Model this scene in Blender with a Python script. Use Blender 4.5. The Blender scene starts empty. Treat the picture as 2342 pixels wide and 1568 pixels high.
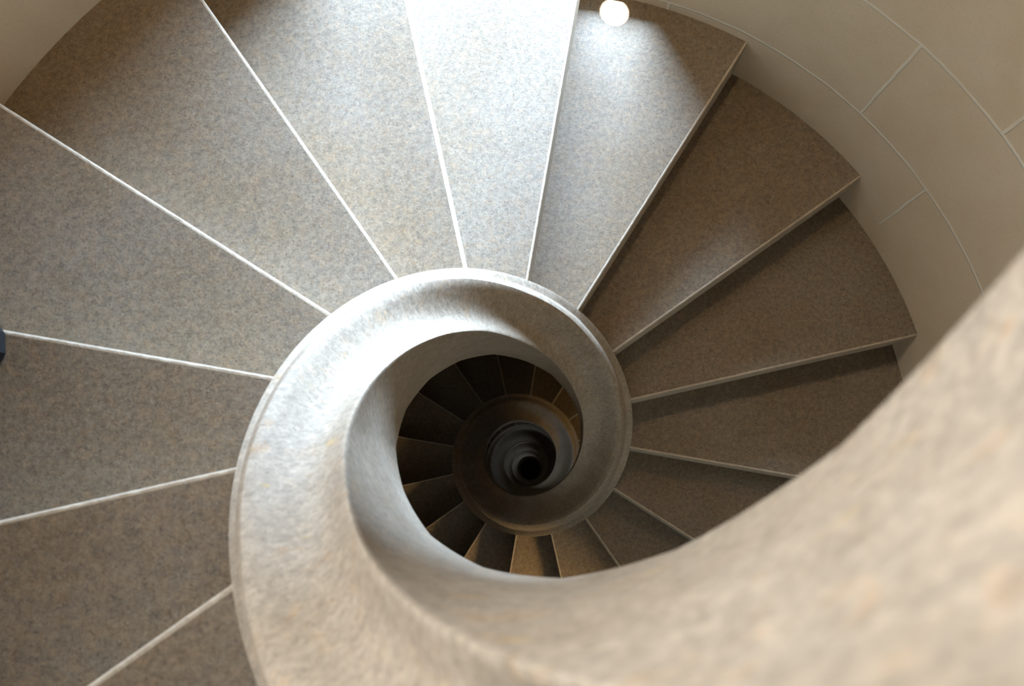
import bpy, math, random
from mathutils import Matrix, Vector
PI = math.pi
sc = bpy.context.scene
col = sc.collection

# ---------------------------------------------------------------- measures of the stair
H = 0.17                      # rise of one step
D = 2 * PI / 16               # sixteen steps a turn
TH0 = 3.846                   # angle of the nosing of step 0
R1, R2 = 0.347, 1.219         # newel outside, wall inside
SKEW = -0.0874                # nosings are not quite radial
TOPK, ENDK = -17, 44           # steps built
CH = 0.0032


def zh(th):                   # helix height at an (unwrapped) angle; falls clockwise
    return -(TH0 - th) / D * H


def off(r):                   # how far the nosing line has swung at radius r
    return SKEW - math.asin(R1 * math.sin(SKEW) / r)


# ---------------------------------------------------------------- object helpers
def mesh_obj(name, verts, faces, mats, parent=None, smooth=False, fmat=None):
    me = bpy.data.meshes.new(name)
    me.from_pydata(verts, [], faces)
    for m in mats:
        me.materials.append(m)
    if fmat:
        me.polygons.foreach_set('material_index', fmat)
    if smooth:
        me.polygons.foreach_set('use_smooth', [True] * len(me.polygons))
    me.update()
    o = bpy.data.objects.new(name, me)
    col.objects.link(o)
    if parent:
        o.parent = parent
    return o


def tag(o, label=None, cat=None, group=None, kind=None):
    if label: o['label'] = label
    if cat: o['category'] = cat
    if group: o['group'] = group
    if kind: o['kind'] = kind


def sweep(rings, closed_ring=True, caps=True):
    n = len(rings[0])
    v = [p for r in rings for p in r]
    f = []
    for i in range(len(rings) - 1):
        for j in range(n if closed_ring else n - 1):
            a = i * n + j
            b = i * n + (j + 1) % n
            f.append((a, b, b + n, a + n))
    if caps:
        f.append(tuple(range(n))[::-1])
        f.append(tuple((len(rings) - 1) * n + j for j in range(n)))
    return v, f


# ---------------------------------------------------------------- materials
class NT:
    def __init__(s, name):
        s.m = bpy.data.materials.new(name)
        s.m.use_nodes = True
        s.t = s.m.node_tree
        s.b = s.t.nodes['Principled BSDF']
        s.geo = s.n('ShaderNodeNewGeometry').outputs['Position']

    def n(s, typ, **kw):
        x = s.t.nodes.new(typ)
        for k, v in kw.items():
            setattr(x, k, v)
        return x

    def l(s, a, b):
        s.t.links.new(a, b)

    def noise(s, scale, detail=4, rough=0.6, dist=0.0, vec=None):
        x = s.n('ShaderNodeTexNoise')
        x.inputs['Scale'].default_value = scale
        x.inputs['Detail'].default_value = detail
        x.inputs['Roughness'].default_value = rough
        x.inputs['Distortion'].default_value = dist
        s.l(vec or s.geo, x.inputs['Vector'])
        return x.outputs['Fac']

    def scaled(s, sx, sy, sz):
        x = s.n('ShaderNodeMapping')
        x.inputs['Scale'].default_value = (sx, sy, sz)
        s.l(s.geo, x.inputs['Vector'])
        return x.outputs['Vector']

    def ramp(s, fac, stops):
        x = s.n('ShaderNodeValToRGB')
        e = x.color_ramp.elements
        while len(e) < len(stops):
            e.new(0.5)
        for q, (p, c) in zip(e, stops):
            q.position = p
            q.color = (c, c, c, 1) if isinstance(c, (int, float)) else (*c, 1)
        s.l(fac, x.inputs['Fac'])
        return x.outputs['Color']

    def mix(s, fac, a, b, mode='MIX'):
        x = s.n('ShaderNodeMix', data_type='RGBA', blend_type=mode)
        for i, v in ((0, fac), (6, a), (7, b)):
            if hasattr(v, 'is_linked') or hasattr(v, 'links'):
                s.l(v, x.inputs[i])
            elif isinstance(v, (int, float)):
                x.inputs[i].default_value = v
            else:
                x.inputs[i].default_value = (*v, 1)
        return x.outputs[2]

    def math(s, op, a, b=0.0):
        x = s.n('ShaderNodeMath', operation=op)
        for i, v in ((0, a), (1, b)):
            if isinstance(v, (int, float)):
                x.inputs[i].default_value = v
            else:
                s.l(v, x.inputs[i])
        return x.outputs[0]

    def finish(s, colour, height, bump, dist, rough, spec=0.3):
        s.l(colour, s.b.inputs['Base Color'])
        if isinstance(rough, (int, float)):
            s.b.inputs['Roughness'].default_value = rough
        else:
            s.l(rough, s.b.inputs['Roughness'])
        s.b.inputs['Specular IOR Level'].default_value = spec
        if height is not None:
            x = s.n('ShaderNodeBump')
            x.inputs['Strength'].default_value = bump
            x.inputs['Distance'].default_value = dist
            s.l(height, x.inputs['Height'])
            s.l(x.outputs['Normal'], s.b.inputs['Normal'])
        return s.m


def granite():
    s = NT('grey_granite')
    big = s.ramp(s.noise(2.6, 3, .55), [(.34, (.158, .120, .076)), (.62, (.184, .154, .116))])
    rust = s.ramp(s.noise(55, 5, .75, .4), [(.47, 0.0), (.66, 1.0)])
    c = s.mix(s.math('MULTIPLY', rust, .34), big, (.25, .15, .07))
    mot = s.ramp(s.noise(85, 6, .8, .3), [(.33, .62), (.67, 1.30)])
    c = s.mix(1.0, c, mot, 'MULTIPLY')
    dark = s.ramp(s.noise(190, 4, .75), [(.30, 1.0), (.46, 0.0)])
    c = s.mix(s.math('MULTIPLY', dark, .75), c, (.035, .031, .028))
    lite = s.ramp(s.noise(240, 3, .7, 0, s.scaled(1, 1.1, .9)), [(.55, 0.0), (.72, 1.0)])
    c = s.mix(s.math('MULTIPLY', lite, .5), c, (.30, .27, .225))
    st = s.ramp(s.noise(17, 2, .5), [(.73, 0.0), (.78, 1.0)])
    c = s.mix(s.math('MULTIPLY', st, .4), c, (.10, .09, .08))
    return s.finish(c, s.noise(210, 4, .7), .35, .0015, .62, .35)


def worn_edge():
    s = NT('pale_riser_stone')
    c = s.ramp(s.noise(60, 4, .7), [(.3, (.33, .28, .215)), (.7, (.46, .405, .32))])
    d = s.ramp(s.noise(150, 3, .7), [(.30, 1.0), (.42, 0.0)])
    c = s.mix(s.math('MULTIPLY', d, .5), c, (.25, .22, .18))
    return s.finish(c, s.noise(180, 3), .4, .002, .75, .2)


def newel_stone():
    s = NT('cream_newel_stone')
    c = s.ramp(s.noise(9, 5, .6, .6), [(.33, (.285, .232, .172)), (.66, (.340, .290, .226))])
    m = s.ramp(s.noise(62, 5, .65, .6), [(.36, 1.0), (.58, 0.0)])
    c = s.mix(s.math('MULTIPLY', m, .42), c, (.24, .21, .165))
    rust = s.ramp(s.noise(26, 5, .7, .8), [(.56, 0.0), (.74, 1.0)])
    c = s.mix(s.math('MULTIPLY', rust, .6), c, (.37, .225, .105))
    mot = s.ramp(s.noise(95, 6, .78, .4), [(.33, .64), (.67, 1.24)])
    c = s.mix(1.0, c, mot, 'MULTIPLY')
    yel = s.ramp(s.noise(19, 2, .5, 0, s.scaled(1, 1, 1.7)), [(.72, 0.0), (.77, 1.0)])
    c = s.mix(s.math('MULTIPLY', yel, .6), c, (.42, .28, .09))
    d = s.ramp(s.noise(210, 3, .75), [(.30, 1.0), (.43, 0.0)])
    c = s.mix(s.math('MULTIPLY', d, .7), c, (.09, .09, .07))
    return s.finish(c, s.noise(130, 3, .7), .22, .002, .6, .3)


def ashlar():
    s = NT('sandstone_ashlar')
    uv = s.n('ShaderNodeUVMap').outputs['UV']
    wob = s.n('ShaderNodeVectorMath', operation='MULTIPLY_ADD')
    nz = s.n('ShaderNodeTexNoise')
    nz.inputs['Scale'].default_value = 9
    nz.inputs['Detail'].default_value = 4
    s.l(uv, nz.inputs['Vector'])
    s.l(nz.outputs['Color'], wob.inputs[0])
    wob.inputs[1].default_value = (.010, .010, 0)
    s.l(uv, wob.inputs[2])

    def brick(ms, sm):
        b = s.n('ShaderNodeTexBrick', offset=0.306, offset_frequency=2, squash=1.0)
        b.inputs['Scale'].default_value = 1
        b.inputs['Brick Width'].default_value = R2 * math.radians(40)
        b.inputs['Row Height'].default_value = .332
        b.inputs['Mortar Size'].default_value = ms
        b.inputs['Mortar Smooth'].default_value = sm
        s.l(wob.outputs[0], b.inputs['Vector'])
        return b.outputs['Fac']
    mort = brick(.0055, .6)
    wear = s.ramp(s.noise(5, 3), [(.3, .35), (.6, 1.0)])
    sep = s.n('ShaderNodeSeparateXYZ'); s.l(s.geo, sep.inputs[0])
    above = s.math('GREATER_THAN', sep.outputs['Z'], -1.44)     # the foot course is one tall plain block
    mf = s.math('MULTIPLY', s.math('MULTIPLY', mort, wear), above)
    base = s.ramp(s.noise(5, 5, .6, .4), [(.3, (.52, .415, .29)), (.7, (.57, .475, .355))])
    gr = s.ramp(s.noise(150, 4, .7), [(.3, 1.0), (.5, 0.0)])
    base = s.mix(s.math('MULTIPLY', gr, .22), base, (.33, .28, .21))
    c = s.mix(mf, base, (.63, .59, .50))
    pit = s.ramp(s.noise(26, 4, .7, .6), [(.77, 0.0), (.79, 1.0)])
    c = s.mix(s.math('MULTIPLY', pit, .6), c, (.22, .18, .13))
    hgt = s.math('ADD', s.math('MULTIPLY', mf, 1.2), s.math('MULTIPLY', s.noise(120, 5, .65), .35))
    return s.finish(c, hgt, .5, .004, .85, .15)


def plain(name, c, r):
    s = NT(name)
    cc = s.mix(s.math('MULTIPLY', s.noise(80), .3), c, tuple(x * .6 for x in c))
    return s.finish(cc, None, 0, 0, r)


M_TREAD, M_EDGE, M_NEWEL, M_WALL = granite(), worn_edge(), newel_stone(), ashlar()

# ---------------------------------------------------------------- wall of the stair well
WT = 0.26
# openings: (th0 deg, th1 deg, z0, z1); second and third added for fill light
WIN = [(73.0, 111.5, -1.14, 0.0), (138.0, 162.0, .70, 1.50), (-88.0, -66.0, -4.80, -4.10)] + [(50.0, 72.0, -6.3 - 2.72 * i, -5.5 - 2.72 * i) for i in range(3)]
ths = sorted(set([-90 + 2.5 * i for i in range(145)] + [w[0] for w in WIN] + [w[1] for w in WIN]))
zs = sorted(set([-19.5, -14, -9, -5, -3, -2, -1, 0, 1, 2, 3.2, 6.0] + [w[2] for w in WIN] + [w[3] for w in WIN]))


def in_win(i, j):
    a = (ths[i] + ths[i + 1]) / 2
    z = (zs[j] + zs[j + 1]) / 2
    return any(w[0] < a < w[1] and w[2] < z < w[3] for w in WIN)


wv, wf, wuv = [], [], []
U0 = math.radians(42.84)


def P(r, a, z):
    a = math.radians(a)
    return (r * math.cos(a), r * math.sin(a), z)


def quad(pts, uvs):
    k = len(wv)
    wv.extend(pts)
    wf.append((k, k + 1, k + 2, k + 3))
    wuv.extend(uvs)


def uvp(a, z):
    return ((math.radians(a) - U0) * R2 + R2 * 2 * PI, z + 0.822 + 33.2)


nI, nJ = len(ths) - 1, len(zs) - 1
for i in range(nI):
    for j in range(nJ):
        a, b, z0, z1 = ths[i], ths[i + 1], zs[j], zs[j + 1]
        if in_win(i, j):
            continue
        u = [uvp(a, z0), uvp(b, z0), uvp(b, z1), uvp(a, z1)]
        quad([P(R2, b, z0), P(R2, a, z0), P(R2, a, z1), P(R2, b, z1)], [u[1], u[0], u[3], u[2]])
        quad([P(R2 + WT, a, z0), P(R2 + WT, b, z0), P(R2 + WT, b, z1), P(R2 + WT, a, z1)], u)
for a0, a1, z0, z1 in WIN:      # reveals
    for a in (a0, a1):
        quad([P(R2, a, z0), P(R2 + WT, a, z0), P(R2 + WT, a, z1), P(R2, a, z1)],
             [uvp(a, z0), uvp(a + 12, z0), uvp(a + 12, z1), uvp(a, z1)])
    sub = [t for t in ths if a0 <= t <= a1]
    for a, b in zip(sub, sub[1:]):
        for z in (z0, z1):
            quad([P(R2, a, z), P(R2, b, z), P(R2 + WT, b, z), P(R2 + WT, a, z)],
                 [uvp(a, z), uvp(b, z), uvp(b, z + .2), uvp(a, z + .2)])
for i in range(nI):             # top of the wall
    a, b = ths[i], ths[i + 1]
    quad([P(R2, a, 6), P(R2, b, 6), P(R2 + WT, b, 6), P(R2 + WT, a, 6)], [(0, 0)] * 4)
wall = mesh_obj('wall_outer', wv, wf, [M_WALL])
uvl = wall.data.uv_layers.new(name='UVMap')
for i, q in enumerate(wuv):
    uvl.data[i].uv = q
import bmesh
bm = bmesh.new(); bm.from_mesh(wall.data)
bmesh.ops.remove_doubles(bm, verts=bm.verts, dist=1e-5)
bmesh.ops.recalc_face_normals(bm, faces=bm.faces)
for f in bm.faces:
    f.smooth = True
for e in bm.edges:
    if len(e.link_faces) == 2 and e.calc_face_angle(0) > .5:
        e.smooth = False
bm.to_mesh(wall.data); bm.free()
tag(wall, 'curved pale sandstone block wall around the stair', kind='structure')

# floor at the foot of the shaft
fv = [(0, 0, -19.3)] + [P(R2 + .1, 5 * i, -19.3) for i in range(72)]
flo = mesh_obj('floor', fv, [(0, 1 + i, 1 + (i + 1) % 72) for i in range(72)], [M_TREAD])
tag(flo, 'dark stone floor at the foot of the shaft', kind='structure')

# ---------------------------------------------------------------- newel
prof = [(.3465, -.44), (.347, -.010), (.3455, -.004), (.342, -.001), (.333, .001), (.3255, .004), (.3215, .012),
        (.318, .032), (.313, .053), (.306, .068), (.298, .075), (.290, .072), (.281, .061), (.270, .044), (.258, .026),
        (.247, .014), (.237, .007), (.227, .005), (.217, .009), (.207, .017), (.199, .024), (.195, .0265),
        (.1925, .0255), (.1915, .021), (.1915, .01), (.193, -.03), (.194, -.09), (.195, -.13), (.196, -.165), (.1985, -.22),
        (.204, -.29), (.2085, -.34), (.212, -.39), (.2155, -.43), (.2165, -.452), (.219, -.459), (.28, -.462), (.335, -.46)]
NEW_TOP, NEW_END = -17.0, 104.0
rings = []
nseg = int((NEW_END - NEW_TOP) * 10)
rnd = random.Random(4)
jit = {}
for i in range(nseg + 1):
    k = NEW_TOP + i / 10
    th = TH0 - k * D
    fr = (k - math.floor(k)) - .5            # within one block of the newel
    chord = math.cos(D / 2) / math.cos(fr * D)     # straight-cut block
    kk = math.floor(k)
    a = jit.setdefault(kk, rnd.uniform(-.002, .002))
    b = jit.setdefault(kk + 1, rnd.uniform(-.002, .002))
    w = k - kk
    jr = a * (1 - w) + b * w
    ring = []
    for r, z in prof:
        if r < .26 and z < -.2:              # foot of the inner face is cut straight block by block
            g = min(1, (-.2 - z) / .2)
            rr = r * (1 + g * .4 * (chord - 1) + g * .003)
        elif r < .24:
            rr = r * (1 + .12 * (chord - 1) + .001)
        else:
            rr = r
        rr += jr * (1 if r < .3 else .3)
        ring.append((rr * math.cos(th), rr * math.sin(th), zh(th) + z))
    rings.append(ring)
nv, nf = sweep(rings)
newel = mesh_obj('spiral_newel', nv, nf, [M_NEWEL], smooth=True)
bm = bmesh.new(); bm.from_mesh(newel.data)
bmesh.ops.recalc_face_normals(bm, faces=bm.faces)
for e in bm.edges:
    if len(e.link_faces) == 2 and e.calc_face_angle(0) > .6:
        e.smooth = False
bm.to_mesh(newel.data); bm.free()
tag(newel, 'cream stone newel with moulded top winding down round the open well', 'newel')

# ---------------------------------------------------------------- steps
NR = 22
rad = [R1 - .004 + (R2 + .003 - R1 + .004) * i / NR for i in range(NR + 1)]
THK = .10
GAP = .006


def step_proto(label, cat, group):
    root = bpy.data.objects.new('stone_step', None)
    col.objects.link(root)
    tag(root, label, cat, group)
    # tread: a solid winder, local frame has its nosing at TH0, top at z = 0
    v, f = [], []
    NA = 8
    for r in rad:
        for side in (0, 1):
            for j in range(NA + 1):
                w = j / NA
                t = TH0 + off(r) + GAP / r * (1 - w) + D * w
                z = 0 if side == 0 else -H - THK + H * w
                v.append((r * math.cos(t), r * math.sin(t), z))
    n = 2 * (NA + 1)
    for i in range(NR):
        a = i * n
        for j in range(NA):
            f.append((a + j, a + j + 1, a + n + j + 1, a + n + j))
            q = a + NA + 1
            f.append((q + j, q + n + j, q + n + j + 1, q + j + 1))
        f.append((a, a + n, a + n + NA + 1, a + NA + 1))
        f.append((a + NA, a + 2 * NA + 1, a + n + 2 * NA + 1, a + n + NA))
    for base in (0, NR * n):
        for j in range(NA):
            f.append((base + j, base + j + 1, base + NA + 1 + j + 1, base + NA + 1 + j))
    tr = mesh_obj('tread', v, f, [M_TREAD], root)
    # riser with its chamfered, worn nosing
    rr = random.Random(7)
    rings = []
    N2 = 90
    for i in range(N2 + 1):
        r = R1 - .004 + (R2 + .003 - R1 + .004) * i / N2
        c = CH + rr.uniform(-.0008, .0008)
        t0 = TH0 + off(r)
        pts = [(GAP, 0), (c, 0), (c * .35, -c * .3), (0, -c), (0, -H), (GAP, -H)]
        rings.append([(r * math.cos(t0 + x / r), r * math.sin(t0 + x / r), z) for x, z in pts])
    v, f = sweep(rings)
    ri = mesh_obj('riser', v, f, [M_EDGE], root)
    for o in (tr, ri):
        bm = bmesh.new(); bm.from_mesh(o.data)
        bmesh.ops.recalc_face_normals(bm, faces=bm.faces)
        bm.to_mesh(o.data); bm.free()
    ri['label'] = 'pale riser with a worn light nosing edge'
    return root


G_MAIN = 'winder steps of the nearest turn'
G_LOW = 'winder steps seen down the well'
G_UP = 'steps above the camera, behind the near newel'
G_DEEP = 'steps hidden in the dark at the bottom of the well'
L = {
    0: 'dark grey step in the bottom left corner beside the big newel',
    1: 'grey step at lower left, directly above the one in the bottom left corner',
    2: 'dark grey step at the left edge level with the eye of the well',
    3: 'wide grey brown step at upper left, just below the one meeting the wall',
    4: 'grey step at top left whose golden brown outer end meets the wall',
    5: 'light grey step left of the brightest step, brown at its upper left corner',
    6: 'brightest blue white step at the top centre, lit by the window',
    7: 'step at top right with the small dazzling patch of sunlight on it',
    8: 'brown step right of the sunlit patch, a pale sheen along its front edge',
    9: 'dark brown step at right whose outer corner points to the block wall',
    10: 'dark brown step at right, cut off by the near newel, grey sheen at front',
    11: 'dim brown step just below the right side of the first newel coil',
    12: 'dim brown step between two thin pale lines under the first coil at lower right',
    13: 'brown step below the first coil, directly right of the orange lit one',
    14: 'orange lit step straight below the first coil of the newel',
    15: 'dim brown step just left of the orange lit step below the coil',
    16: 'dim brown step in the well, second to the left of the orange lit one',
    17: 'dark step in the well with a brown band, lower left of the second coil',
    18: 'dark step in the well, left of the second coil below its middle',
    19: 'nearly black step in the well, level with the middle of the second coil',
    20: 'nearly black step in the well, upper left of the second coil',
    21: 'black step in the well above left of the second coil top',
    22: 'black step in the well straight above the second coil top',
    23: 'dark step in the well above right of the second coil, pale joint beside it',
    24: 'dark step in the well at the far upper right of the second coil',
    25: 'small golden brown wedge of step at the right rim of the second coil',
}
proto = step_proto(L[0], 'step', G_MAIN)
parts = list(proto.children)
for k in range(TOPK, ENDK + 1):
    if k == 0:
        o = proto
    else:
        o = proto.copy()
        col.objects.link(o)
        for ch in parts:
            c = ch.copy()
            col.objects.link(c)
            c.parent = o
    o.matrix_world = Matrix.Translation((0, 0, -k * H)) @ Matrix.Rotation(-k * D, 4, 'Z')
    if k < 0:
        o['label'] = 'grey stone step above the photograph, hidden behind the near newel'
        o['group'] = G_UP
    elif k in L:
        o['label'] = L[k]
        o['group'] = G_MAIN if k <= 12 else G_LOW
    else:
        o['label'] = 'stone step lost in the dark below the second newel coil'
        o['group'] = G_DEEP

# ---------------------------------------------------------------- shoe standing on a step at the left edge
def shoe(cx, cy, z0, ang):
    root = bpy.data.objects.new('shoe', None)
    col.objects.link(root)
    tag(root, 'black shoe just poking in at the left edge, on the dark grey step', 'shoe')
    root.location = (cx, cy, z0)
    root.rotation_euler = (0, 0, ang)
    st = [(-.145, .022, .045), (-.135, .033, .075), (-.10, .037, .088), (-.06, .036, .085), (-.02, .037, .070),
          (.03, .043, .056), (.075, .048, .048), (.11, .045, .040), (.135, .034, .030), (.148, .015, .018)]
    up, so_ = [], []
    for x, w, h in st:
        up.append([(x, w * math.copysign(abs(math.cos(t)) ** .7, math.cos(t)), .018 + h * max(0, math.sin(t)) ** .8)
                   for t in [PI * q / 14 for q in range(15)]])
        so_.append([(x, w * 1.06, .001), (x, w * 1.08, .012), (x, w * 1.03, .022), (x, -w * 1.03, .022),
                    (x, -w * 1.08, .012), (x, -w * 1.06, .001)])
    v, f = sweep(up)
    a = mesh_obj('upper', v, f, [M_LEATHER], root, smooth=True)
    v, f = sweep(so_)
    b = mesh_obj('sole', v, f, [M_RUBBER], root)
    for o in (a, b):
        bm = bmesh.new(); bm.from_mesh(o.data)
        bmesh.ops.recalc_face_normals(bm, faces=bm.faces)
        bm.to_mesh(o.data); bm.free()
    return root


M_LEATHER = plain('black_leather', (.012, .012, .013), .45)
M_RUBBER = plain('black_rubber', (.01, .01, .01), .8)

# ---------------------------------------------------------------- lights
def area(name, loc, target, sx, sy, power, colr, spread=PI):
    l = bpy.data.lights.new(name, 'AREA')
    l.shape = 'RECTANGLE'; l.size = sx; l.size_y = sy
    l.energy = power; l.color = colr; l.spread = spread
    o = bpy.data.objects.new(name, l)
    col.objects.link(o)
    o.location = loc
    o.rotation_euler = (Vector(target) - Vector(loc)).to_track_quat('-Z', 'Y').to_euler()
    return o


# daylight filling the openings of the wall
area('window_and_fill_light', P(3.3, 84, .22), P(.2, 87, -1.0), 2.4, 1.0, 1200, (.54, .735, 1.0))
for n in range(3):
    area('window_and_fill_light', P(1.46, 61, -5.9 - 2.72 * n), P(0, 61, -6.1 - 2.72 * n), .5, .8, 1.5 + n, (.75, .88, 1.0))
# soft daylight falling from the open head of the stair
area('head_daylight', (0, 0, 5.6), (0, 0, 0), 1.7, 1.7, 70, (.82, .91, 1.0))
# added fill through made-up openings: near newel, then inside of second coil
area('window_and_fill_light', P(1.50, 150, 1.10), (.25, -.25, .5), .5, .7, 24, (.98, .985, 1.0), math.radians(98))
area('window_and_fill_light', P(1.50, -77, -4.35), (0, .3, -4.1), .4, .6, 4, (.80, .90, 1.0))


# unseen fixtures added to house the warm area lights; first pair is fill
def added_wall_lamp(first, a, z, target, power, colr, spread, size=.12):
    if first is None:
        root = bpy.data.objects.new('added_wall_lamp', None)
        col.objects.link(root)
        pl = [[(r * math.cos(t), y, r * math.sin(t)) for t in [2 * PI * q / 20 for q in range(20)]]
              for y, r in ((0, .045), (-.008, .045), (-.012, .038))]
        v, f = sweep(pl)
        mesh_obj('backplate', v, f, [M_BRONZE], root, smooth=False)
        arm = [[(.007 * math.cos(t), y, z_ + .007 * math.sin(t)) for t in [2 * PI * q / 10 for q in range(10)]]
               for y, z_ in ((-.01, 0), (-.04, .006), (-.07, .022), (-.10, .05))]
        v, f = sweep(arm)
        mesh_obj('arm', v, f, [M_BRONZE], root, smooth=True)
        sh_ = [[(r * math.cos(t), -.10 + r * math.sin(t), z_) for t in [2 * PI * q / 24 for q in range(24)]]
               for r, z_ in ((.012, .085), (.03, .08), (.052, .055), (.070, .018), (.066, .018), (.048, .052), (.02, .075))]
        v, f = sweep(sh_)
        mesh_obj('shade', v, f, [M_BRONZE], root, smooth=True)
    else:
        root = first.copy(); col.objects.link(root)
        for ch in first.children:
            c = ch.copy(); col.objects.link(c); c.parent = root
    tag(root, 'added bronze wall lamp carrying warm light, out of sight round the stair wall', 'lamp', 'added bronze wall lamps')
    root.location = P(R2, a, z)
    root.rotation_euler = (0, 0, math.radians(a) - PI / 2)
    area('fill_and_lamp_light', P(R2 - .10, a, z - .01), target, size, size, power, colr, math.radians(spread))
    return root


M_BRONZE = plain('dark_bronze', (.08, .055, .03), .4)
wl = added_wall_lamp(None, 75, 1.05, P(1.12, 33, -1.5), 3.8, (1.0, .70, .40), 100)  # warm fill added for the right-hand steps and wall
added_wall_lamp(wl, 120, 1.10, P(1.1, 142, -.7), 1.6, (1.0, .70, .40), 85)  # warm fill added for the upper left steps
added_wall_lamp(wl, -66, -1.72, (-.06, -.60, -2.42), 1.1, (1.0, .64, .26), 60, .08)
added_wall_lamp(wl, 10, -3.55, (.28, .03, -4.25), .7, (1.0, .66, .28), 100, .08)
# beam of sun
sp = bpy.data.lights.new('sun_gap', 'SPOT')
sp.energy = 5000; sp.spot_size = math.radians(1.9); sp.spot_blend = .2; sp.shadow_soft_size = .004
sp.color = (1, .97, .92)
so = bpy.data.objects.new('sun_gap', sp); col.objects.link(so)

w = bpy.data.worlds.new('sky'); sc.world = w
w.use_nodes = True
w.node_tree.nodes['Background'].inputs[0].default_value = (.85, .92, 1, 1)
w.node_tree.nodes['Background'].inputs[1].default_value = .12

# ---------------------------------------------------------------- camera
C0 = Vector((0.0379, -0.1149, 0.8088))
A, B, F = 0.1663, 0.0257, 1808.0
Rm = Matrix.Rotation(A, 4, 'X') @ Matrix.Rotation(B, 4, 'Y')
cam = bpy.data.cameras.new('camera')
cam.sensor_width = 36
cam.lens = F / 2342 * 36
cam.clip_start = .01
cam.dof.use_dof = True
cam.dof.focus_distance = 2.35
cam.dof.aperture_fstop = 5.6
co = bpy.data.objects.new('camera', cam)
col.objects.link(co)
co.matrix_world = Matrix.Translation(C0) @ Rm
sc.camera = co


def on_plane(px, py, z):
    d = Rm.to_3x3() @ Vector((px - 1171, 784 - py, -F))
    return C0 + d * ((z - C0.z) / d.z)


sh = on_plane(8, 770, -2 * H + .04)
shoe(sh.x - .169, sh.y - .026, -2 * H, .16)

tp = on_plane(1405, 28, -7 * H)
gp = Vector(P(1.479, 90, -.17))
so.location = gp + (gp - tp).normalized() * 1.2
so.rotation_euler = (tp - so.location).to_track_quat('-Z', 'Y').to_euler()

sc.view_settings.view_transform = 'Standard'
sc.view_settings.look = 'None'
sc.view_settings.gamma = 1
sc.view_settings.use_curve_mapping = False
sc.view_settings.exposure = 0.0
sc.cycles.use_denoising = True
sc.cycles.max_bounces = 6
sc.cycles.diffuse_bounces = 4
sc.cycles.glossy_bounces = 2
sc.cycles.use_adaptive_sampling = True
sc.cycles.adaptive_threshold = 0.06
sc.cycles.adaptive_min_samples = 16
sc.cycles.sample_clamp_indirect = 4
